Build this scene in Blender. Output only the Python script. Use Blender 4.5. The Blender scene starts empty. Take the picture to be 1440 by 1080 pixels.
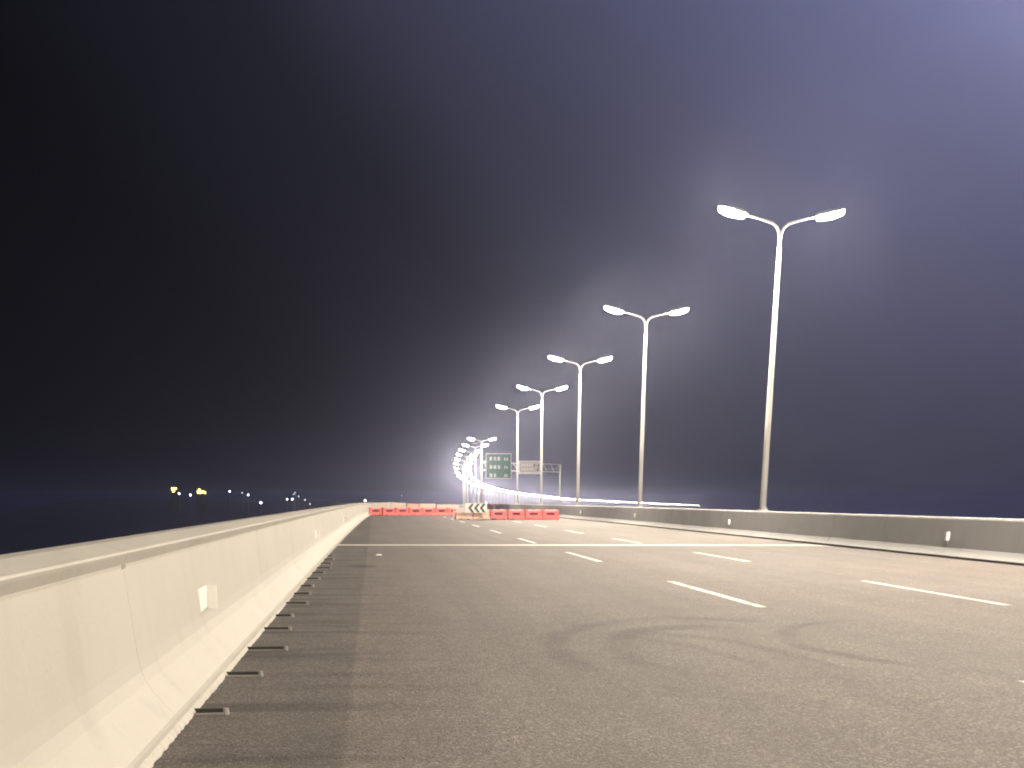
import bpy, math, random
from mathutils import Matrix, Vector
random.seed(7)
S = bpy.context.scene
C = S.collection

# ------------------------------------------------------------------ camera
YAW, PITCH, ROLL, CY, FPX, EYE = 0.1103, -0.3021, 0.0047, 1232.36, 1700.0, 1.5
_f = Vector((math.sin(YAW)*math.cos(PITCH), math.cos(YAW)*math.cos(PITCH), math.sin(PITCH)))
_r = Vector((math.cos(YAW), -math.sin(YAW), 0)); _u = _r.cross(_f)
_r2 = math.cos(ROLL)*_r + math.sin(ROLL)*_u
_u2 = -math.sin(ROLL)*_r + math.cos(ROLL)*_u
cd = bpy.data.cameras.new('camera'); cam = bpy.data.objects.new('camera', cd); C.objects.link(cam)
cam.matrix_world = Matrix(((_r2.x, _u2.x, -_f.x, 0), (_r2.y, _u2.y, -_f.y, 0), (_r2.z, _u2.z, -_f.z, EYE), (0, 0, 0, 1)))
cd.sensor_width = 36; cd.lens = FPX/1440*36; cd.shift_y = (CY-540)/1440
cd.clip_start = .1; cd.clip_end = 20000
S.camera = cam

# ------------------------------------------------------------------ night sky, exposure
W = bpy.data.worlds.new('World'); S.world = W; W.use_nodes = True
wn = W.node_tree; bg = wn.nodes['Background']
sky = wn.nodes.new('ShaderNodeTexSky'); sky.sky_type = 'NISHITA'; sky.sun_disc = False
sky.sun_elevation = math.radians(-9); sky.sun_rotation = math.radians(75)
# lamp glow at the upper right, painted into the sky: a broad soft violet-blue glow that fades into a black sky on the left
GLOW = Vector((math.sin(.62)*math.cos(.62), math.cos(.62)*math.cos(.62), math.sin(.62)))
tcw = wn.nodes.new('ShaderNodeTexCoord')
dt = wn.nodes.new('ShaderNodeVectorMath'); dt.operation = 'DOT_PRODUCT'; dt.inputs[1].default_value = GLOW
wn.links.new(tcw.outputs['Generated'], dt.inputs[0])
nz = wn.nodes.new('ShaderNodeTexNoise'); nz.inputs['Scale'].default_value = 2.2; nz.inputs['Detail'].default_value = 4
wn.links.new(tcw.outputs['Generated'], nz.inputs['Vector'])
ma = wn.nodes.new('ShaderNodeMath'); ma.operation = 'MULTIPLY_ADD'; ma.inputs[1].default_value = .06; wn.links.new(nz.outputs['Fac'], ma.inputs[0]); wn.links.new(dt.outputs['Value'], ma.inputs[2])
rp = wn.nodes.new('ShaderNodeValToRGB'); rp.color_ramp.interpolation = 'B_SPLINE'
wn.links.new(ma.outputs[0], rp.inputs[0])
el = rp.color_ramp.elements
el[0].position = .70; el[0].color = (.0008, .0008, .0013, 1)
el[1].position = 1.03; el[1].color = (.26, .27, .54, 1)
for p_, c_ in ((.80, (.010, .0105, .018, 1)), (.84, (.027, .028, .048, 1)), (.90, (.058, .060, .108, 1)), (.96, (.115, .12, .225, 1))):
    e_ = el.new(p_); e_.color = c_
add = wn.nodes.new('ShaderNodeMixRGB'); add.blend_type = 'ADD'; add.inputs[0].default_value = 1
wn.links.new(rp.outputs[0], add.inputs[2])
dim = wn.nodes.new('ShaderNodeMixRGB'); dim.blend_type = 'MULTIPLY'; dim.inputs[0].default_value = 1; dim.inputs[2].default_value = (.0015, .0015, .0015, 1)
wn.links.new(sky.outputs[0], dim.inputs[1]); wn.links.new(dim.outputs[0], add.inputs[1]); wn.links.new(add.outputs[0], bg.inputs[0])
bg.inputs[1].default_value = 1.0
S.view_settings.view_transform = 'Standard'; S.view_settings.look = 'None'
S.view_settings.exposure = 0; S.view_settings.gamma = 1; S.view_settings.use_curve_mapping = False
cy_ = S.cycles
cy_.use_denoising = True; cy_.max_bounces = 5; cy_.diffuse_bounces = 3; cy_.glossy_bounces = 2
cy_.transmission_bounces = 3; cy_.volume_bounces = 1; cy_.sample_clamp_indirect = 4; cy_.sample_clamp_direct = 220; cy_.filter_width = 2.0
cy_.caustics_reflective = False; cy_.caustics_refractive = False

LAMP = 3050.0
HAZE = 2.7e-4; HAZE2 = 9e-5 

# ------------------------------------------------------------------ mesh helper
class MB:
    def __init__(s): s.v = []; s.f = []
    def quad(s, *p):
        n = len(s.v); s.v += [tuple(q) for q in p]; s.f.append(tuple(range(n, n+len(p))))
    def box(s, x0, x1, y0, y1, z0, z1, m=None):
        P = [(x, y, z) for z in (z0, z1) for y in (y0, y1) for x in (x0, x1)]
        if m is not None: P = [tuple(m @ Vector(p)) for p in P]
        n = len(s.v); s.v += P
        for q in ((0,2,3,1),(4,5,7,6),(0,1,5,4),(2,6,7,3),(0,4,6,2),(1,3,7,5)): s.f.append(tuple(n+i for i in q))
    def rings(s, R, cap=True, close=True):
        n = len(s.v); k = len(R[0])
        for r in R: s.v += [tuple(p) for p in r]
        for i in range(len(R)-1):
            for j in range(k if close else k-1):
                a, b = n+i*k+j, n+i*k+(j+1) % k
                s.f.append((a, b, b+k, a+k))
        if cap:
            s.f.append(tuple(n+j for j in range(k-1, -1, -1))); s.f.append(tuple(n+(len(R)-1)*k+j for j in range(k)))
    def tube(s, pts, rad, k=10, cap=True):
        pts = [Vector(p) for p in pts]; R = []
        for i, p in enumerate(pts):
            t = (pts[min(i+1, len(pts)-1)]-pts[max(i-1, 0)]).normalized()
            a = t.cross(Vector((0, 1, 0)) if abs(t.y) < .9 else Vector((1, 0, 0))).normalized(); b = t.cross(a)
            r = rad[i] if isinstance(rad, (list, tuple)) else rad
            R.append([p+a*r*math.cos(2*math.pi*j/k)+b*r*math.sin(2*math.pi*j/k) for j in range(k)])
        s.rings(R, cap)
    def poly(s, outline, y0, y1):            # outline in x,z extruded along y
        s.rings([[(x, y0, z) for x, z in outline], [(x, y1, z) for x, z in outline]])
    def mesh(s, name, mat, smooth=False, bevel=0):
        m = bpy.data.meshes.new(name); m.from_pydata(s.v, [], s.f); m.validate(); m.materials.append(mat)
        import bmesh
        b = bmesh.new(); b.from_mesh(m); bmesh.ops.recalc_face_normals(b, faces=b.faces)
        if bevel: bmesh.ops.bevel(b, geom=[e for e in b.edges if len(e.link_faces) == 2 and e.calc_face_angle(0) > .6], offset=bevel, segments=2, affect='EDGES', profile=.5)
        b.to_mesh(m); b.free()
        if smooth:
            for p in m.polygons: p.use_smooth = True
        return m
    def obj(s, name, mat, parent=None, smooth=False, bevel=0, loc=None):
        o = bpy.data.objects.new(name, s.mesh(name, mat, smooth, bevel)); C.objects.link(o)
        if parent: o.parent = parent
        if loc: o.location = loc
        return o

def empty(name, loc, rz=0):
    o = bpy.data.objects.new(name, None); o.location = loc; o.rotation_euler = (0, 0, rz); o.empty_display_size = .2
    C.objects.link(o); return o
def tag(o, label=None, cat=None, group=None, kind=None):
    if label: o['label'] = label
    if cat: o['category'] = cat
    if group: o['group'] = group
    if kind: o['kind'] = kind
    return o
def dup(o, parent=None, depth=0, skip=()):
    c = o.copy(); C.objects.link(c)
    if parent: c.parent = parent
    for ch in o.children:
        if ch.name.split('.')[0] not in skip: dup(ch, c, depth+1)
    return c

# ------------------------------------------------------------------ road line: sideways drift and height along the bridge
TAB = [(-80, 0, 0), (0, 0, 0), (52, .17, 0), (78, .4, 0), (104, .66, -.03), (130, 1.03, -.08), (156, 1.5, -.14), (195, 2.5, -.22), (234, 3.76, -.3), (286, 5.71, -.36),
       (338, 8.1, -.7), (364, 9.53, -1.18), (390, 11.3, -1.83), (450, 16.5, -3.2), (500, 22.6, -4.1), (580, 34, -4.9), (700, 52, -5.7),
       (800, 71, -6.4), (1000, 114, -7.8), (1300, 186, -10.1), (1700, 316, -13.0), (2300, 580, -19.4), (2800, 840, -25)]
def _pchip(k):
    X = [t[0] for t in TAB]; Y = [t[k] for t in TAB]; n = len(X)
    h = [X[i+1]-X[i] for i in range(n-1)]; d = [(Y[i+1]-Y[i])/h[i] for i in range(n-1)]
    m = [d[0]]
    for i in range(1, n-1): m.append((d[i-1]*h[i]+d[i]*h[i-1])/(h[i-1]+h[i]) if d[i-1]*d[i] > 0 else 0)
    m.append(d[-1])
    def g(x):
        x = max(X[0], min(X[-1], x)); i = 0
        while i < n-2 and x > X[i+1]: i += 1
        t = (x-X[i])/h[i]
        return (2*t**3-3*t*t+1)*Y[i]+(t**3-2*t*t+t)*h[i]*m[i]+(-2*t**3+3*t*t)*Y[i+1]+(t**3-t*t)*h[i]*m[i+1]
    return g
dev, elev = _pchip(1), _pchip(2)
def head(y): return math.atan2(dev(y+1)-dev(y-1), 2)
def P(u, y, z=0.0): return Vector((u+dev(y), y, elev(y)+z))
def stations(a, b):
    L = [a]; y = a
    while y < b:
        y += 3 if y < 130 else 6 if y < 420 else 20
        L.append(min(y, b))
    return L
def sweep(mb, prof, a, b, cap=True, close=True):
    mb.rings([[P(u, y, z) for u, z in prof] for y in stations(a, b)], cap, close)

XL, XR, XP = -1.36, 15.74, 16.19

# ------------------------------------------------------------------ materials
def mat(name):
    m = bpy.data.materials.new(name); m.use_nodes = True
    return m, m.node_tree.nodes, m.node_tree.links, m.node_tree.nodes['Principled BSDF']
def node(N, t, **k):
    n = N.new(t)
    for a, v in k.items(): setattr(n, a, v)
    return n
def noise(N, L, vec, scale, detail=4, rough=.55, dist=0):
    n = N.new('ShaderNodeTexNoise'); n.inputs['Scale'].default_value = scale; n.inputs['Detail'].default_value = detail
    n.inputs['Roughness'].default_value = rough; n.inputs['Distortion'].default_value = dist
    if vec is not None: L.new(vec, n.inputs['Vector'])
    return n.outputs['Fac']
def M(N, L, op, a, b=None, c=None, clamp=False):
    n = N.new('ShaderNodeMath'); n.operation = op; n.use_clamp = clamp
    for i, v in enumerate((a, b, c)):
        if v is None: continue
        if isinstance(v, (int, float)): n.inputs[i].default_value = v
        else: L.new(v, n.inputs[i])
    return n.outputs[0]
def ss(N, L, v, lo, hi, o0=0., o1=1.):
    n = N.new('ShaderNodeMapRange'); n.interpolation_type = 'SMOOTHSTEP'; L.new(v, n.inputs[0])
    for i, q in zip((1, 2, 3, 4), (lo, hi, o0, o1)): n.inputs[i].default_value = q
    return n.outputs[0]
def simple(name, col, rough=.6, metal=0, var=.12, scale=6, bump=0, spec=.5):
    m, N, L, B = mat(name)
    tc = N.new('ShaderNodeTexCoord').outputs['Object']
    f = noise(N, L, tc, scale)
    r = N.new('ShaderNodeValToRGB'); L.new(f, r.inputs[0])
    r.color_ramp.elements[0].position = .3; r.color_ramp.elements[1].position = .7
    r.color_ramp.elements[0].color = tuple(c*(1-var) for c in col)+(1,); r.color_ramp.elements[1].color = tuple(min(1, c*(1+var)) for c in col)+(1,)
    L.new(r.outputs[0], B.inputs['Base Color'])
    B.inputs['Roughness'].default_value = rough; B.inputs['Metallic'].default_value = metal; B.inputs['Specular IOR Level'].default_value = spec
    if bump:
        b = N.new('ShaderNodeBump'); b.inputs['Strength'].default_value = bump; b.inputs['Distance'].default_value = .02
        L.new(noise(N, L, tc, scale*6), b.inputs['Height']); L.new(b.outputs[0], B.inputs['Normal'])
    return m
def emit(name, col, strength):
    m, N, L, B = mat(name); N.remove(B)
    e = N.new('ShaderNodeEmission'); e.inputs[0].default_value = col+(1,); e.inputs[1].default_value = strength
    L.new(e.outputs[0], N['Material Output'].inputs[0])
    m.cycles.emission_sampling = 'FRONT'
    return m

def asphalt():
    m, N, L, B = mat('asphalt')
    tc = N.new('ShaderNodeTexCoord').outputs['Object']
    sx = N.new('ShaderNodeSeparateXYZ'); L.new(tc, sx.inputs[0]); x, y = sx.outputs[0], sx.outputs[1]
    def stretched(kx, ky):
        mp = N.new('ShaderNodeMapping'); mp.inputs['Scale'].default_value = (kx, ky, 1); L.new(tc, mp.inputs[0]); return mp.outputs[0]
    v = M(N, L, 'MULTIPLY_ADD', noise(N, L, stretched(.5, .12), 1, 5, .6), .55, .74)            # long patches
    v = M(N, L, 'MULTIPLY', v, M(N, L, 'MULTIPLY_ADD', noise(N, L, tc, 1.1, 5, .65), .4, .8))
    wheel = noise(N, L, stretched(1.6, .015), 1, 2)                                             # wheel paths along the lanes
    v = M(N, L, 'MULTIPLY', v, M(N, L, 'MULTIPLY_ADD', wheel, .42, .79))
    # shoulder strip beside the parapet was paved separately: darker, sharp seam, cross-wise drip stains
    wob = M(N, L, 'MULTIPLY_ADD', noise(N, L, stretched(.2, .8), 1), .05, -.255)
    strip = ss(N, L, M(N, L, 'SUBTRACT', x, wob), -.02, .03)
    v = M(N, L, 'MULTIPLY', v, M(N, L, 'MULTIPLY_ADD', strip, .26, .74))
    st = ss(N, L, noise(N, L, stretched(.35, 1.7), 1, 4, .6), .46, .64)
    near = ss(N, L, x, -1.2, 1.3, 1, 0)
    v = M(N, L, 'MULTIPLY', v, M(N, L, 'SUBTRACT', 1, M(N, L, 'MULTIPLY', M(N, L, 'MULTIPLY', st, near), .42)))
    # oil blotch near the shoulder
    ox = M(N, L, 'MULTIPLY', M(N, L, 'ADD', x, .35), 2.6); oy = M(N, L, 'MULTIPLY', M(N, L, 'SUBTRACT', y, 29.3), .75)
    od = M(N, L, 'ADD', M(N, L, 'SQRT', M(N, L, 'ADD', M(N, L, 'MULTIPLY', ox, ox), M(N, L, 'MULTIPLY', oy, oy))), M(N, L, 'MULTIPLY', noise(N, L, tc, 3), .9))
    v = M(N, L, 'MULTIPLY', v, ss(N, L, od, .7, 1.7, .55, 1))
    # tyre marks of a turning vehicle
    nb = noise(N, L, tc, .9, 3)
    for cx, cyy, rx, ry, wd, k, x0, x1 in ((4.0, 12.3, 2.15, 3.7, .07, .28, -9, 4.9), (4.0, 12.2, 1.5, 2.75, .09, .33, -9, 4.2), (2.6, 11.0, 1.0, 2.9, .09, .22, 2.7, 9), (3.1, 10.8, 1.2, 3.4, .08, .2, 3.2, 9),
                                           (7.0, 12.9, 2.4, 2.9, .05, .33, -9, 5.9)):
        a = M(N, L, 'DIVIDE', M(N, L, 'SUBTRACT', x, cx), rx); b = M(N, L, 'DIVIDE', M(N, L, 'SUBTRACT', y, cyy), ry)
        d = M(N, L, 'SQRT', M(N, L, 'ADD', M(N, L, 'MULTIPLY', a, a), M(N, L, 'MULTIPLY', b, b)))
        d = M(N, L, 'ADD', d, M(N, L, 'MULTIPLY_ADD', nb, .16, -.08))
        band = ss(N, L, M(N, L, 'ABSOLUTE', M(N, L, 'SUBTRACT', d, 1)), wd*.35, wd*1.5, 1, 0)
        if x0 > -5: band = M(N, L, 'MULTIPLY', band, ss(N, L, x, x0-.4, x0+.4))
        if x1 < 8: band = M(N, L, 'MULTIPLY', band, ss(N, L, x, x1-.5, x1+.5, 1, 0))
        band = M(N, L, 'MULTIPLY', band, ss(N, L, noise(N, L, tc, .6), .3, .6, .4, 1))
        band = M(N, L, 'MULTIPLY', band, ss(N, L, y, 10.4, 11.8))
        v = M(N, L, 'MULTIPLY', v, M(N, L, 'SUBTRACT', 1, M(N, L, 'MULTIPLY', band, k)))
    # aggregate
    g1 = noise(N, L, tc, 48, 3, .75)
    vo = N.new('ShaderNodeTexVoronoi'); vo.inputs['Scale'].default_value = 52; L.new(tc, vo.inputs['Vector'])
    vc = N.new('ShaderNodeSeparateColor'); L.new(vo.outputs['Color'], vc.inputs[0])
    g = M(N, L, 'ADD', M(N, L, 'MULTIPLY', ss(N, L, g1, .3, .7), .8), M(N, L, 'MULTIPLY', M(N, L, 'POWER', vc.outputs[0], 4), 1.5))
    v = M(N, L, 'MULTIPLY', v, M(N, L, 'MULTIPLY_ADD', M(N, L, 'SUBTRACT', g, .6), M(N, L, 'MULTIPLY_ADD', noise(N, L, tc, .35), 1.1, .1), .95))
    mix = N.new('ShaderNodeMixRGB'); mix.blend_type = 'MULTIPLY'; mix.inputs[0].default_value = 1
    mix.inputs[1].default_value = (.130, .1155, .111, 1); L.new(v, mix.inputs[2]); L.new(mix.outputs[0], B.inputs['Base Color'])
    B.inputs['Roughness'].default_value = .78; B.inputs['Specular IOR Level'].default_value = .22
    bp = N.new('ShaderNodeBump'); bp.inputs['Strength'].default_value = .55; bp.inputs['Distance'].default_value = .008
    hh = M(N, L, 'SUBTRACT', g1, M(N, L, 'MULTIPLY', vo.outputs['Distance'], 1.2))
    L.new(hh, bp.inputs['Height']); L.new(bp.outputs[0], B.inputs['Normal'])
    return m

def concrete(name, col, var=.1, streak=.12):
    m, N, L, B = mat(name)
    tc = N.new('ShaderNodeTexCoord').outputs['Object']
    mp = N.new('ShaderNodeMapping'); mp.inputs['Scale'].default_value = (3, 1.6, .35); L.new(tc, mp.inputs[0])
    v = M(N, L, 'MULTIPLY_ADD', noise(N, L, tc, .8, 6, .6), var*2, 1-var)
    v = M(N, L, 'MULTIPLY', v, M(N, L, 'SUBTRACT', 1, M(N, L, 'MULTIPLY', ss(N, L, noise(N, L, mp.outputs[0], 1.2, 5), .52, .72), streak)))
    v = M(N, L, 'MULTIPLY', v, M(N, L, 'MULTIPLY_ADD', noise(N, L, tc, 45, 3, .7), .12, .94))
    pit = N.new('ShaderNodeTexVoronoi'); pit.inputs['Scale'].default_value = 7; L.new(tc, pit.inputs['Vector'])
    v = M(N, L, 'MULTIPLY', v, ss(N, L, pit.outputs['Distance'], .02, .06, .72, 1))
    mix = N.new('ShaderNodeMixRGB'); mix.blend_type = 'MULTIPLY'; mix.inputs[0].default_value = 1
    mix.inputs[1].default_value = col+(1,); L.new(v, mix.inputs[2]); L.new(mix.outputs[0], B.inputs['Base Color'])
    B.inputs['Roughness'].default_value = .75; B.inputs['Specular IOR Level'].default_value = .3
    bp = N.new('ShaderNodeBump'); bp.inputs['Strength'].default_value = .25; bp.inputs['Distance'].default_value = .01
    L.new(noise(N, L, tc, 22, 5, .65), bp.inputs['Height']); L.new(bp.outputs[0], B.inputs['Normal'])
    return m

A = asphalt()
CON = concrete('parapet_concrete', (.40, .38, .355), .1, .07)
CONM = concrete('median_concrete', (.285, .285, .30), .14, .09)
DECK = simple('deck_concrete', (.25, .24, .23), .8, bump=.3)
def worn_paint():
    m, N, L, B = mat('worn_road_paint')
    tc = N.new('ShaderNodeTexCoord').outputs['Object']
    mp = N.new('ShaderNodeMapping'); mp.inputs['Scale'].default_value = (6, 1.2, 1); L.new(tc, mp.inputs[0])
    w = M(N, L, 'ADD', M(N, L, 'MULTIPLY', noise(N, L, mp.outputs[0], 1.3, 6, .7), .6), M(N, L, 'MULTIPLY', noise(N, L, tc, 38, 3, .7), .4))
    k = ss(N, L, w, .38, .58)
    mx = N.new('ShaderNodeMixRGB'); mx.inputs[1].default_value = (.17, .16, .14, 1); mx.inputs[2].default_value = (.72, .69, .62, 1)
    L.new(k, mx.inputs[0]); L.new(mx.outputs[0], B.inputs['Base Color']); B.inputs['Roughness'].default_value = .65
    return m
PAINT = worn_paint()
DARK = simple('dark_sealant', (.025, .024, .022), .6)
STEEL = simple('galvanised_steel', (.55, .55, .57), .42, .6, var=.08, scale=4)
POLEM = simple('pale_grey_pole_paint', (.68, .68, .69), .38, 0, var=.05, scale=2)
ARMM = simple('grey_arm_paint', (.30, .30, .32), .45, var=.05, scale=2)
HEADM = simple('lamp_housing_grey', (.35, .35, .37), .4)
BLACK = simple('black_plastic', (.02, .02, .02), .5)
WHITE = simple('white_reflective_sheet', (.82, .81, .78), .4, var=.06)
RED = simple('red_plastic', (.9, .2, .19), .42, var=.15, scale=3)
REDF = simple('pale_pink_plastic', (.82, .52, .42), .45, var=.12, scale=3)  # paler pink than the red plastic
CREAM = simple('cream_panel_paint', (.78, .68, .60), .5, var=.08, scale=2)
MAROON = simple('maroon_plastic', (.12, .012, .03), .4)
GREEN = simple('green_sign_sheet', (.010, .125, .08), .45, var=.1, scale=2)
GREY = simple('grey_sign_sheet', (.48, .44, .45), .5, var=.08, scale=2)
PALE = simple('pale_sign_frame', (.72, .68, .70), .45, var=.05)
HILL = simple('dark_vegetation', (.05, .06, .035), .9, var=.4, scale=.02)
LENS = emit('lamp_lens_light', (1.0, .87, .67), LAMP)
YEL = emit('yellow_window_light', (1.0, .78, .18), 6)
DOT = emit('cold_lamp_light', (.85, .9, 1.0), 14)
def sea_mat():
    m, N, L, B = mat('dark_sea_water')
    tc = N.new('ShaderNodeTexCoord').outputs['Object']
    B.inputs['Base Color'].default_value = (.008, .012, .014, 1); B.inputs['Roughness'].default_value = .2
    bp = N.new('ShaderNodeBump'); bp.inputs['Strength'].default_value = .6; bp.inputs['Distance'].default_value = .4
    L.new(noise(N, L, tc, .25, 5, .6), bp.inputs['Height']); L.new(bp.outputs[0], B.inputs['Normal'])
    return m

# ------------------------------------------------------------------ setting
YA, YB = -70, 2700
b = MB(); b.quad((-1700, -400, -34), (2300, -400, -34), (2300, 3300, -34), (-1700, 3300, -34))
tag(b.obj('sea', sea_mat()), kind='structure')

b = MB(); sweep(b, [(XL-.02, 0), (XR+.30, 0)], YA, YB, cap=False, close=False)
road = tag(b.obj('road', A), kind='structure')
b = MB(); sweep(b, [(-2.0, -.02), (-2.0, -.6), (2, -1.0), (5, -3.2), (12, -3.2), (15.5, -.9), (15.9, -.02)], YA, YB)
tag(b.obj('bridge_deck', DECK), kind='structure')
# the other carriageway falls away beyond the median
def fall(u): return -.012-.03*(u-16.5)
b = MB(); sweep(b, [(16.5, -.03), (34.0, fall(34))], YA, YB, cap=False, close=False)
tag(b.obj('far_carriageway', A), kind='structure')
b = MB(); sweep(b, [(16.45, -.06), (16.9, -.9), (21, -3.2), (28, -3.2), (34.4, -1.5), (34.4, fall(34)-.03)], YA, YB)
tag(b.obj('far_bridge_deck', DECK), kind='structure')

# far shore: a low dark hill
b = MB(); n0 = 60; n1 = 10
def hz(x, t):
    e = math.exp(-((x+130)/330)**2)
    return -34.5+t*(36*e+4*math.sin(x*.021+1)*e+2.5*math.sin(x*.063)*e)
b.rings([[(-900+1500*i/n0, 880+60*j+120*(j/n1)**2, hz(-900+1500*i/n0, math.sin(min(1, j/(n1*.6))*math.pi/2))) for i in range(n0+1)] for j in range(n1+1)], cap=False, close=False)
tag(b.obj('far_shore', HILL, smooth=True), kind='structure')

# ---- lane dashes, sealant strip
def strip(u0, u1, y0, y1, z, name, mt, parent, n=4):
    b = MB()
    ys = [y0+(y1-y0)*i/n for i in range(n+1)]
    b.rings([[P(u0, y, z), P(u1, y, z)] for y in ys], cap=False, close=False)
    return b.obj(name, mt, parent)
for u in (5.635, 9.512):
    for i in range(-3, 24):
        y = 17.78+13.514*i
        if y+5.8 > 42.2 and y < 43.4: y1 = y+5.8
        strip(u-.075, u+.075, y+random.uniform(-.1, .1), y+5.81, .004, 'lane_dash', PAINT, road)
b = MB(); pts = [(10.2+.35*i, 24.9+.12*math.sin(i*1.3)+.06*random.random()) for i in range(16)]
b.rings([[P(x, y-.05, .004), P(x, y+.05, .004)] for x, y in pts], cap=False, close=False)
b.obj('sealant_strip', DARK, road)

# ---- expansion joint across the road
ej = tag(empty('expansion_joint', (0, 42.9, 0)), 'pale straight expansion joint crossing the whole road', 'expansion joint')
b = MB(); b.box(XL, XR, -.62, -.09, -.02, .007); b.obj('concrete_edge', CON, ej)
b = MB(); b.box(XL, XR, .09, .62, -.02, .007); b.obj('concrete_edge', CON, ej)
b = MB()
for a in (-.09, .04): b.box(XL, XR, a, a+.05, -.02, .012)
b.obj('steel_rail', STEEL, ej)
b = MB(); b.box(XL, XR, -.04, .04, -.02, .002); b.obj('rubber_seal', DARK, ej)

# ---- left parapet
PL = [(-1.36, -.02), (-1.36, .085), (-1.385, .095), (-1.50, .235), (-1.552, .315), (-1.580, .39), (-1.594, .48), (-1.638, 1.065), (-1.636, 1.085), (-1.608, 1.142), (-1.602, 1.158), (-1.612, 1.170), (-1.80, 1.215), (-2.0, 1.205), (-2.03, 1.17), (-2.03, -.5)]
par = tag(empty('parapet_wall', (0, 0, 0)), 'cream concrete parapet wall running along the left edge of the road', 'parapet')
cuts = [-70, -27, 8.35, 42.9] + [42.9+34.6*i for i in range(1, 9)] + [2700]
for a, c in zip(cuts[:-1], cuts[1:]):
    b = MB(); sweep(b, PL, a+.002, c-.002); b.obj('wall_section', CON, par)
b = MB(); 
b = MB(); b.rings([[(-1.64, 8.27, 1.05), (-1.64, 8.43, 1.055), (-1.64, 8.40, 1.10), (-1.64, 8.30, 1.11)], [(-1.632, 8.28, 1.055), (-1.632, 8.42, 1.06), (-1.628, 8.39, 1.095), (-1.628, 8.31, 1.105)]])
b.obj('joint_chip', DECK, par)
# ---- rough mortar fillet along the foot of the left parapet
b = MB(); R = []; y = 3.0
while y < 60:
    w = .022+.014*random.random()
    R.append([(-1.359, y, .05+.01*random.random()), (-1.359+w, y, .004), (-1.359, y, .003)]); y += .07
b.rings(R); tag(b.obj('mortar_fillet', CON, par), kind='stuff')

# ---- median barrier
PM = [(15.80, .04), (15.745, .045), (15.745, .07), (15.915, .275), (15.99, 1.03), (16.005, 1.065), (16.05, 1.09), (16.33, 1.09), (16.38, 1.065), (16.46, .27), (16.62, .05), (16.62, -.1), (15.82, -.1), (15.82, .04)]
med = tag(empty('median_barrier', (0, 0, 0)), 'grey concrete median barrier on the right carrying the lamp poles', 'median barrier')
cuts = [-70, 8.2, 42.9] + [42.9+34.6*i for i in range(1, 9)] + [2700]
for a, c in zip(cuts[:-1], cuts[1:]):
    b = MB(); sweep(b, PM, a+.015, c-.015); b.obj('wall_section', CONM, med)
# parapet on the outer side of the other carriageway
PF = [(33.3, -.6), (33.3, fall(34)+.1), (33.5, fall(34)+.3), (33.56, fall(34)+.85), (33.9, fall(34)+.85), (33.95, -.7)]
b = MB(); sweep(b, PF, YA, YB); tag(b.obj('outer_parapet', CONM), 'low concrete parapet along the outer side of the far carriageway', 'parapet')

# ------------------------------------------------------------------ street lamps
def arm_pts(s):
    return [(0, 0, 10.0), (s*.02, 0, 10.42), (s*.06, 0, 10.62), (s*.15, 0, 10.78), (s*.32, 0, 10.91), (s*.75, 0, 11.03), (s*1.1, 0, 11.11), (s*1.42, 0, 11.18)]
def loft(s, secs, k=12, half=False):
    b = MB(); R = []
    for t, w, zt, zb in secs:
        ring = []
        for j in range(k):
            a = 2*math.pi*j/k; ca, sa = math.cos(a), math.sin(a)
            yy = w*(abs(ca)**.6)*(1 if ca >= 0 else -1); zz = (zt if sa > 0 else -zb)*(abs(sa)**.6)
            zz = zz if sa > 0 else -abs(zb)*(abs(sa)**.6)
            ring.append((s*t, yy, zz))
        R.append(ring)
    b.rings(R); return b
def make_lamp():
    root = empty('street_lamp', (0, 0, 0))
    b = MB(); b.box(-.165, .165, -.3, .3, .0, .04); b.obj('base_plate', POLEM, root, bevel=.008)
    for sx in (-1, 1):
        for sy in (-1, 1): b = MB(); b.tube([(sx*.135, sy*.24, .04), (sx*.135, sy*.24, .1)], .02, 6); b.obj('anchor_bolt', STEEL, root)
    for k in range(4):
        b = MB(); c = Matrix.Rotation(math.radians((65, 115, 245, 295)[k]), 4, 'Z')
        b.quad(*[c @ Vector(p) for p in ((.14, -.006, .05), (.24, -.006, .04), (.14, -.006, .3))]); b.quad(*[c @ Vector(p) for p in ((.14, .006, .05), (.14, .006, .3), (.24, .006, .04))])
        b.obj('gusset', POLEM, root)
    b = MB(); b.tube([(0, 0, .05), (0, 0, 3.5), (0, 0, 7), (0, 0, 9.6), (0, 0, 10.15)], [.14, .12, .10, .085, .07], 16); b.obj('pole', POLEM, root, smooth=True)
    for s in (-1, 1):
        b = MB(); b.tube(arm_pts(s), [.07, .066, .062, .06, .056, .05, .046, .042], 10); b.obj('arm', ARMM, root, smooth=True)
        hd = loft(s, [(0, .07, .05, .03), (.08, .14, .07, .03), (.3, .2, .1, .03), (.7, .2, .085, .03), (.95, .16, .05, .03), (1.02, .08, .03, .02)]).obj('lamp_head', HEADM, root, smooth=True)
        hd.scale = (1.25, 1.25, 1.15); hd.location = (s*1.33, 0, 11.165); hd.rotation_euler = (0, -s*.24, 0)
        ln = loft(s, [(.1, .06, -.02, .05), (.15, .17, -.02, .13), (.55, .19, -.02, .19), (.92, .16, -.02, .14), (.98, .06, -.02, .05)], 8).obj('lens', LENS, hd)
        ln.location = (0, 0, -.012)
    return root
lamp = make_lamp()
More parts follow.
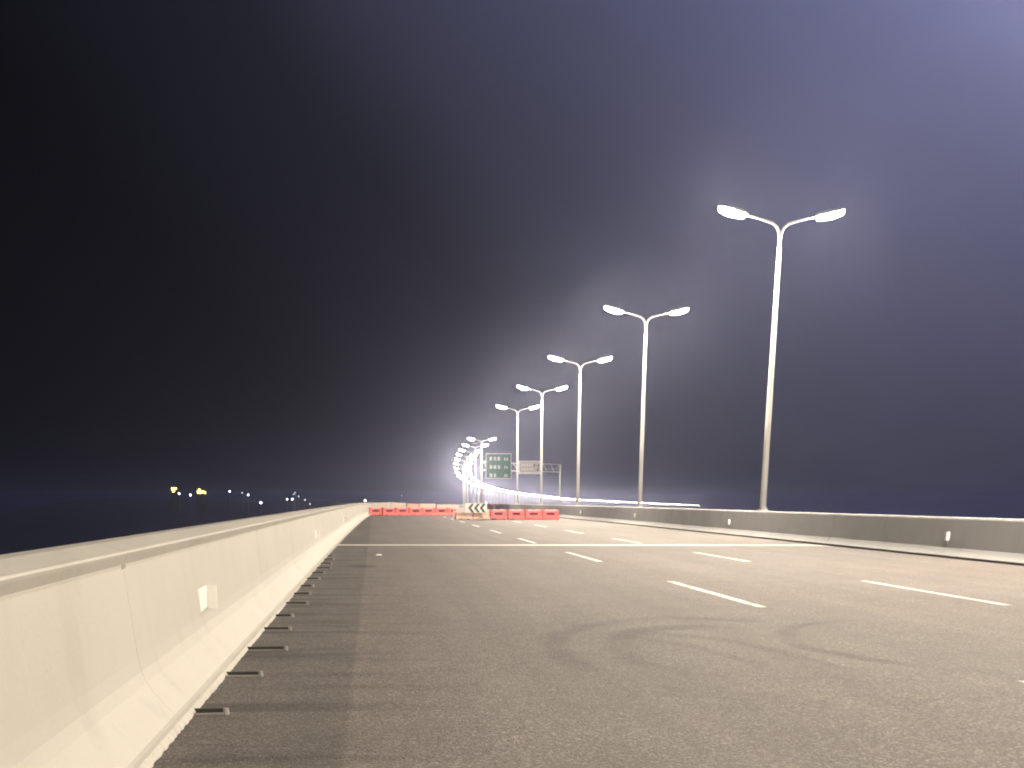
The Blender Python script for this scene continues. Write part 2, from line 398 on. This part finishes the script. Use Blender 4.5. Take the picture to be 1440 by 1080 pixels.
near = {-2: 'white double-arm street lamp standing nearest beyond the right edge of the picture', 
        0: 'tallest double-arm street lamp in the picture, at right, with the largest glare',
        1: 'second double-arm street lamp from the right, one behind the tallest',
        2: 'double-arm street lamp third from the right, about half as tall as the tallest',
        3: 'double-arm street lamp with its pole passing the right end of the pale grey sign',
        4: 'double-arm street lamp with its pole between green sign and pale grey sign',
        7: 'first lit double lamp in the tight arc of lamps just above the green sign',
        8: 'second lit double lamp down in the tight arc left of the green sign',
        9: 'third lit double lamp down in the tight arc left of the green sign',
        10: 'fourth lit double lamp down in the tight arc left of the green sign'}
first = True
i = -4
while True:
    y = 52+25.97*i
    if y > 2320: break
    if i in (5, 6): i += 1; continue
    o = lamp if first else dup(lamp, skip=('anchor_bolt', 'gusset') if i > 4 else ()); first = False
    o.location = P(XP, y, 1.09); o.rotation_euler = (0, 0, -head(y))
    if i in near: lb = near[i]
    elif i < 0: lb = 'white double-arm street lamp on the median beside the camera, outside the picture'
    elif i == 11: lb = 'fifth lit double lamp down in the tight arc, at its leftmost bulge'
    elif i == 12: lb = 'sixth lit double lamp down in the tight arc, just under its leftmost bulge'
    elif i == 86: lb = 'last tiny street lamp at the far right end of the bright string'
    elif i == 87: lb = 'faintest street lamp ending the bright string on the right'
    elif y < 480: lb = 'street lamp merged with its neighbours at the lower bend of the lit arc'
    else: lb = 'tiny double street lamp in the long bright string curving right along the horizon'
    tag(o, lb, 'street lamp', 'double-arm street lamps along the median')
    i += 1

# ------------------------------------------------------------------ delineators
DL = ['white reflector plate on the left parapet, nearest and largest', 'white reflector plate on the left parapet, second from the camera', 'white reflector plate on the left parapet, third from the camera', 'white reflector plate on the left parapet, farthest and faintest']
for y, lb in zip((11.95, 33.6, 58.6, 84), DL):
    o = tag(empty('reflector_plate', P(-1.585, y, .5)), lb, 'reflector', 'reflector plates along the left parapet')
    b = MB(); b.box(-.035, -.012, -.5, -.02, .0, .21); b.obj('reflection_patch', WHITE, o, bevel=.004)  # flat white patch put in for the reflector's reflection on the wall
    b = MB(); b.box(-.03, .078, -.012, 0, 0, .215); b.obj('reflector', WHITE, o, bevel=.003)
DR = ['small white reflector post on the median barrier, nearest and rightmost', 'small white reflector on the median barrier below the tallest lamp', 'small white reflector on the median barrier below the second tallest lamp', 'faint small reflector on the median barrier behind the red barriers']
for y, lb in zip((33.65, 56.05, 78, 100.4), DR):
    o = tag(empty('reflector_post', P(15.94, y, .46)), lb, 'reflector', 'reflector posts along the median barrier')
    b = MB(); b.box(-.09, .005, -.05, .05, .0, .23); b.obj('reflector', WHITE, o, bevel=.006)
    b = MB(); b.box(-.03, .03, -.018, .018, -.1, .0); b.box(-.05, .06, .05, .06, -.02, .2); b.obj('bracket', STEEL, o)

# ------------------------------------------------------------------ drain slots along the left kerb
ys = [8.95, 10.93, 12.85, 14.85, 16.55, 18.58, 20.5, 22.4, 24.4, 26.4, 28.4, 30.4, 32.4, 34.4]
nm = ['nearest', 'second nearest', 'third nearest', 'fourth nearest', 'fifth nearest', 'sixth nearest', 'seventh nearest', 'eighth nearest']
for k, y in enumerate(ys):
    y += random.uniform(-.12, .12) if k > 5 else 0
    lb = (f'dark drain slot at the foot of the left parapet, {nm[k]} to the camera' if k < 8 else 'small dark drain slot far along the foot of the left parapet')
    ln = random.uniform(.2, .34) if k != 2 else .40
    o = tag(empty('drain_slot', (XL, y, 0)), lb, 'drain', 'drain slots along the left kerb')
    b = MB(); w = random.uniform(.03, .055); b.box(.0, ln, -.055, -.055+2*w, .003, .006); b.obj('slot', BLACK, o)
    b = MB(); b.box(.0, ln, -.066, -.056, .002, .012+.004*(k < 2)); b.obj('rim', DECK, o)
    b = MB(); b.box(.0, ln, .056, .07, .002, .03); b.obj('rim', DARK, o)
    b = MB(); b.tube([(ln+.015, -.03, 0), (ln+.015, -.03, .045)], [.026, .02], 8); b.obj('bolt', DECK, o)

# road stud
b = MB(); b.rings([[(-.09, -.09, 0), (.09, -.09, 0), (.09, .09, 0), (-.09, .09, 0)], [(-.05, -.05, .03), (.05, -.05, .03), (.05, .05, .03), (-.05, .05, .03)]])
o = b.obj('road_stud', WHITE, loc=(.11, 35.0, .003)); tag(o, 'small white stud alone on the left lane before the expansion joint', 'road stud')
# small white lamp on the parapet top
o = tag(empty('marker_lamp', P(-1.75, 124, 1.2)), 'tiny white marker lamp on top of the left parapet beside the red barriers', 'marker lamp')
b = MB(); b.box(-.09, .09, -.09, .09, 0, .12); b.obj('base', STEEL, o)
b = MB(); b.tube([(0, 0, .12), (0, 0, .2), (0, 0, .3), (0, 0, .34)], [.11, .13, .1, .03], 10); b.obj('globe', emit('marker_light', (1, .95, .9), 2.5), o, smooth=True)

# ------------------------------------------------------------------ water-filled plastic barriers
def make_barrier(mt):
    root = empty('water_barrier', (0, 0, 0)); Lh = .68
    # shell: wide foot, waist, narrower top; two fork notches below; a long window through the middle
    b = MB()
    prof = lambda x: None
    b.rings([[(x, -.24, .0), (x, -.25, .1), (x, -.17, .24), (x, .17, .24), (x, .25, .1), (x, .24, .0)] for x in (-Lh, -.42)])
    b.rings([[(x, -.24, .0), (x, -.25, .1), (x, -.17, .24), (x, .17, .24), (x, .25, .1), (x, .24, .0)] for x in (-.26, .26)])
    b.rings([[(x, -.24, .0), (x, -.25, .1), (x, -.17, .24), (x, .17, .24), (x, .25, .1), (x, .24, .0)] for x in (.42, Lh)])
    b.rings([[(x, -.235, .085), (x, -.165, .243), (x, .165, .243), (x, .235, .085)] for x in (-.5, .5)])
    b.rings([[(x, -.14, .241), (x, -.12, .64), (x, .12, .64), (x, .14, .241)] for x in (-Lh+.03, -.33)])
    b.rings([[(x, -.14, .241), (x, -.12, .64), (x, .12, .64), (x, .14, .241)] for x in (.33, Lh-.03)])
    b.rings([[(x, -.135, .24), (x, -.125, .36), (x, .125, .36), (x, .135, .24)] for x in (-.34, .34)])
    b.rings([[(x, -.125, .53), (x, -.118, .645), (x, .118, .645), (x, .125, .53)] for x in (-.34, .34)])
    b.rings([[(x, -.145, .635), (x, -.15, .70), (x, -.12, .765), (x, .12, .765), (x, .15, .70), (x, .145, .635)] for x in (-Lh+.02, Lh-.02)])
    b.obj('body', mt, root, bevel=.012)
    b = MB(); b.box(-.335, .335, -.03, .03, .355, .535); b.obj('window_web', MAROON if mt is RED else mt, root)
    for s in (-.3, .3):
        b = MB(); b.tube([(s, 0, .765), (s, 0, .80)], .06, 10); b.obj('filler_cap', WHITE if mt is RED else MAROON, root)
    b = MB(); b.tube([(Lh-.01, 0, .1), (Lh-.01, 0, .72)], .05, 8); b.obj('link_pin', MAROON, root)
    b = MB(); b.box(-.5, .5, -.156, -.150, .668, .735); b.obj('reflective_strip', PALE, root)
    return root
rb = make_barrier(RED); pb = make_barrier(REDF); usedr = usedp = False
order = ['leftmost', 'second', 'third', 'fourth', 'fifth', 'sixth', 'seventh']
def set_barrier(x, y, rz, pink, lb, grp):
    global usedr, usedp
    if pink: o = pb if not usedp else dup(pb); usedp = True
    else: o = rb if not usedr else dup(rb); usedr = True
    o.location = (x, y, elev(y)+.003); o.rotation_euler = (0, 0, rz); tag(o, lb, 'traffic barrier', grp)
lefts = [(-.0, 126.0), (1.33, 126.15), (2.66, 126.5), (4.0, 126.85), (5.3, 127.2), (6.62, 127.6), (7.93, 127.95)]
ordl = ['touching the left parapet', 'second from the left parapet', 'third from the left parapet', 'fourth from the left parapet', 'fifth from the left parapet', 'sixth from the left parapet', 'partly hidden behind the chevron board']
for k, (x, y) in enumerate(lefts):
    set_barrier(x+.15, y, .22+random.uniform(-.12, .12), False, 'red water-filled barrier in the farther row, '+ordl[k], 'red barriers in the farther left row')
rights = [(6.98, 98.6), (8.36, 98.85), (9.74, 99.1), (11.18, 99.35), (12.6, 99.6), (14.0, 99.85)]
ordr = ['pale pink water-filled barrier at the left end of the nearer row', 'pale pink water-filled barrier right below the chevron board', 'red water-filled barrier right next to the chevron board', 'red water-filled barrier fourth from left in nearer row', 'red water-filled barrier second from right in nearer row', 'red water-filled barrier at the right end beside the median']
for k, (x, y) in enumerate(rights):
    set_barrier(x, y, .17+random.uniform(-.05, .05), k < 2, ordr[k], 'barriers in the nearer right row')

# pale panels standing behind the left row
for k, (lb, x, w, h) in enumerate((('cream barricade panel touching the left parapet behind the red barriers', .62, 1.7, 1.2), ('cream barricade panel second from the left parapet behind the red barriers', 2.42, 1.75, 1.2), ('pinkish barricade panel in the middle behind the red barriers', 4.0, 1.2, 1.14), ('cream barricade panel fourth from the left parapet behind the red barriers', 5.5, 1.65, 1.15), ('low cream barricade panel nearest the chevron board in the farther row', 7.6, 2.3, 1.08))):
    o = tag(empty('barricade_panel', (x, 129.2+.25*k, elev(129)), .15), lb, 'barricade', 'pale barricade panels behind the far left row')
    b = MB(); b.box(-w/2, w/2, -.02, .02, .25, h); b.obj('panel', CREAM if k != 2 else REDF, o, bevel=.006)
    b = MB(); b.box(-w/2, w/2, -.03, -.021, h*.62, h*.70); b.obj('rail', PALE, o)
    for sx in (-.4, .4):
        b = MB(); b.box(sx*w-.03, sx*w+.03, .021, .06, .003, h-.1); b.box(sx*w-.03, sx*w+.03, -.25, .25, .003, .05); b.obj('leg', STEEL, o)

# ------------------------------------------------------------------ chevron board
cb = tag(empty('chevron_board', (7.9, 98.0, 0), -.02), 'white chevron board with dark arrows pointing left above the barriers', 'road sign')
b = MB(); b.box(-.86, .86, 0, .04, .50, 1.22); b.obj('panel', WHITE, cb, bevel=.006)
for k in range(3):
    x0 = -.60+.45*k; w = .20
    b = MB()
    pts = [(x0, .86), (x0+.26, 1.18), (x0+.26+w, 1.18), (x0+w, .86), (x0+.26+w, .54), (x0+.26, .54)]
    b.rings([[(px, -.006, pz) for px, pz in pts], [(px, -.001, pz) for px, pz in pts]], cap=False)
    n = len(b.v); b.quad(*[(px, -.006, pz) for px, pz in pts[:4]][:4]); b.quad(*[(px, -.006, pz) for px, pz in (pts[0], pts[3], pts[4], pts[5])])
    b.obj('arrow', BLACK, cb)
for s in (-.6, .6):
    b = MB(); b.box(s-.03, s+.03, .041, .09, .03, 1.1); b.obj('leg', STEEL, cb)
    b = MB(); b.box(s-.05, s+.05, -.22, .3, 0.003, .06); b.obj('foot', BLACK, cb)
b = MB(); b.tube([(.8, .02, 1.22), (.8, .02, 1.30), (.8, .02, 1.36)], [.07, .08, .03], 10); b.obj('lamp', emit('board_lamp_light', (1, .92, .9), 2.0), cb, smooth=True)
# dark warning-lamp bar beside the board
wb = tag(empty('warning_light_bar', (9.35, 98.6, 0)), 'dark maroon warning light bar on a post right of the chevron board', 'warning light')
b = MB(); b.box(-.36, .36, -.1, .1, 1.02, 1.17); b.obj('light_bar', MAROON, wb, bevel=.03)
b = MB(); b.tube([(0, 0, .06), (0, 0, 1.02)], .03, 8); b.obj('post', STEEL, wb)
b = MB(); b.box(-.2, .2, -.2, .2, .003, .06); b.obj('foot', BLACK, wb)
# slatted frame left of the board
sf = tag(empty('slatted_frame', (6.55, 98.0, 0)), 'pale slatted frame standing left of the chevron board', 'barrier frame')
for z in (.55, .77, 1.0): 
    b = MB(); b.box(-.42, .44, 0, .03, z, z+.10); b.obj('slat', PALE, sf)
for s in (-.40, .42):
    b = MB(); b.box(s-.02, s+.02, .031, .07, .003, 1.12); b.obj('upright', STEEL, sf)

# ------------------------------------------------------------------ sign gantry over the other carriageway
GY = 257.0; gz = elev(GY)-.3
ga = tag(empty('sign_gantry', (dev(GY)*0, GY, 0)), 'grey steel sign gantry spanning the far carriageway', 'gantry')
b = MB(); b.tube([(21.85, 0, gz-.2), (21.85, 0, 11.1)], [.2, .17], 12); b.obj('post', POLEM, ga, smooth=True)
b = MB(); b.tube([(38.0, 0, gz-1.2), (38.0, 0, 8.4)], [.2, .18], 12); b.obj('post', POLEM, ga, smooth=True)
for z in (8.6, 7.15):
    b = MB(); b.tube([(21.85, 0, z), (38.0, 0, z-.25)], .11, 8); b.obj('beam', POLEM, ga, smooth=True)
for k in range(11):
    x = 22.4+1.5*k
    b = MB(); b.tube([(x, 0, 8.55), (x+.75, 0, 7.05)], .045, 6); b.obj('brace', POLEM, ga)
b = MB(); b.tube([(28.0, -.1, 8.7), (29.0, -.1, 7.6)], .07, 6); b.obj('brace', PALE, ga)
def strokes(b, cx, cz, w, h, y, seed, dense=6):        # illegible character-like marks
    r = random.Random(seed)
    for k in range(dense):
        if k % 2: x = cx+(r.random()-.5)*w*.8; b.box(x-.035, x+.035, y-.004, y, cz-h*r.uniform(.25, .5), cz+h*r.uniform(.2, .5))
        else:
            z = cz+(k/dense-.4)*h; b.box(cx-w*r.uniform(.3, .5), cx+w*r.uniform(.3, .5), y-.0041-.001*k, y-.0011*k, z-.035, z+.035)
gs = tag(empty('direction_sign', (0, GY, 0)), 'big green direction sign with rows of white characters on the gantry', 'road sign')
b = MB(); b.box(22.72, 27.92, -.32, -.26, 5.57, 10.35); b.obj('panel', GREEN, gs, bevel=.02)
b = MB()
for x0, x1, z0, z1 in ((22.72, 27.92, 5.57, 5.67), (22.72, 27.92, 10.25, 10.35), (22.72, 22.82, 5.67, 10.25), (27.82, 27.92, 5.67, 10.25)): b.box(x0, x1, -.332, -.322, z0, z1)
b.obj('border', PALE, gs)
for rix, z in enumerate((9.35, 7.75, 6.2)):
    b = MB()
    for c in range(3 if rix < 2 else 2): strokes(b, 23.75+.82*c, z, .6, .66, -.323, rix*10+c, 7)
    b.obj('lettering', WHITE, gs)
    b = MB()
    for c in range(2): strokes(b, 26.55+.5*c, z, .36, .62, -.323, rix*10+c+5, 4)
    b.obj('lettering', WHITE, gs)
b = MB()
for x in (23.4, 27.2): b.box(x-.05, x+.05, -.255, -.13, 6.2, 9.8)
b.obj('mounting_rail', STEEL, gs)
g2 = tag(empty('information_sign', (0, GY, 0)), 'pale grey information sign right of the green sign on the gantry', 'road sign')
b = MB(); b.box(29.4, 34.15, -.32, -.2, 6.45, 9.02); b.obj('panel', GREY, g2, bevel=.03)
b = MB(); b.box(29.4, 34.15, -.42, -.325, 6.45, 6.85); b.box(29.4, 34.15, -.36, -.325, 8.85, 9.02); b.box(29.4, 29.6, -.36, -.325, 6.86, 8.84); b.box(33.95, 34.15, -.36, -.325, 6.86, 8.84); b.obj('frame', PALE, g2)
for z in (8.2, 7.4):
    b = MB()
    for c in range(5): strokes(b, 30.15+.5*c, z, .36, .42, -.323, int(z*10)+c, 5)
    b.obj('lettering', WHITE, g2)
b = MB(); strokes(b, 32.6, 8.15, .42, .5, -.323, 91, 7); strokes(b, 33.4, 8.1, .4, .45, -.323, 92, 5); strokes(b, 33.3, 7.35, .42, .5, -.323, 93, 7); b.obj('lettering', BLACK, g2)

# ------------------------------------------------------------------ lights on the far shore
def shore_lamp(x, z, r, lb, bright=DOT):
    zb = -34+36*math.exp(-((x+130)/330)**2)
    o = tag(empty('shore_lamp', (x, 900, z)), lb, 'lamp', 'small lights on the dark far shore')
    b = MB(); b.tube([(0, 0, -12-r), (0, 0, -r)], .12, 6); b.obj('pole', STEEL, o)
    b = MB(); b.tube([(0, 0, -r), (0, 0, -.5*r), (0, 0, .4*r), (0, 0, r)], [.3*r, .95*r, .9*r, .2*r], 8); b.obj('globe', bright, o, smooth=True)
DOT2 = emit('dim_lamp_light', (.8, .85, 1.0), 2.2)
for x, z, r, lb, br in ((-134, 4.5, .55, 'white shore light just right of the left yellow building', DOT), (-126.4, 3.6, .6, 'white shore light just left of the larger yellow building', DOT),
                        (-99.5, 6.1, .5, 'upper white shore light right of the yellow buildings', DOT), (-87, 3.8, .5, 'middle white shore light right of the yellow buildings', DOT), (-78.5, -1.3, .7, 'brightest lone white shore light, lowest of the middle ones', DOT),
                        (-60.2, 1.1, .45, 'left white light of the low pair in the right cluster', DOT), (-56.7, 1.1, .55, 'right white light of the low pair in the right cluster', DOT), (-55.6, 4.4, .4, 'dim light second from top in the right cluster', DOT2),
                        (-54.5, 5.5, .4, 'dim topmost light in the right cluster on the shore', DOT2), (-52.2, 3.0, .45, 'dim blurred light in the middle of the right cluster', DOT2), (-47.9, .7, .5, 'dim light lower right in the right cluster', DOT2), (-44.6, -2.1, .45, 'dim light lowest and rightmost, just above the parapet', DOT2),
                        (-91, 5.2, .4, 'faint light between the two upper middle shore lights', DOT2), (19.9, 3.9, .4, 'faint lone light in the sky above the left red barriers', DOT2)):
    shore_lamp(x, z, r, lb, br)
def shore_house(x, z, w, h, wins, lb):
    o = tag(empty('lit_building', (x, 905, z)), lb, 'building', 'lit buildings on the far shore')
    b = MB(); b.box(-w/2, w/2, 0, 5, -16, h); b.obj('wall', HILL, o)
    b = MB(); b.rings([[(-w/2-.3, -.3, h+.01), (w/2+.3, -.3, h+.01), (w/2+.3, 5.3, h+.01), (-w/2-.3, 5.3, h+.01)], [(-w/2+1, 2, h+1), (w/2-1, 2, h+1), (w/2-1, 3, h+1), (-w/2+1, 3, h+1)]]); b.obj('roof', HILL, o)
    for x0, x1, z0, z1 in wins:
        b = MB(); b.box(x0, x1, -.06, -.004, z0, z1); b.obj('window', YEL, o)
shore_house(-137.9, 6.4, 5, 2.6, [(-1.9, .6, .2, 2.1), (.75, 1.7, .9, 2.1), (-1.4, .2, -1.0, .05)], 'small building with yellow lit windows, leftmost light on the shore')
shore_house(-119.8, 5.4, 7, 3.0, [(-2.6, .2, -.9, 1.3), (.35, 2.2, -.6, 1.1), (-1.7, -.2, 1.4, 2.3), (2.3, 3.3, -1.0, .6)], 'larger building with bright yellow windows on the far shore')

# ------------------------------------------------------------------ night mist
m = bpy.data.materials.new('night_mist'); m.use_nodes = True; N = m.node_tree.nodes; N.clear()
om = N.new('ShaderNodeOutputMaterial'); ad = N.new('ShaderNodeAddShader')
for k, (dens, g_) in enumerate(((HAZE, .5), (HAZE2, .93))):      # small and large droplets: a wide veil and a tight aureole round each lamp
    pv = N.new('ShaderNodeVolumePrincipled')
    pv.inputs['Color'].default_value = (.52, .58, 1.0, 1) if k == 0 else (.85, .85, 1, 1); pv.inputs['Density'].default_value = dens; pv.inputs['Anisotropy'].default_value = g_
    m.node_tree.links.new(pv.outputs[0], ad.inputs[k])
m.node_tree.links.new(ad.outputs[0], om.inputs['Volume'])
b = MB(); b.box(-1750, 2350, -450, 3350, -35, 15.0)
tag(b.obj('haze', m), kind='stuff')
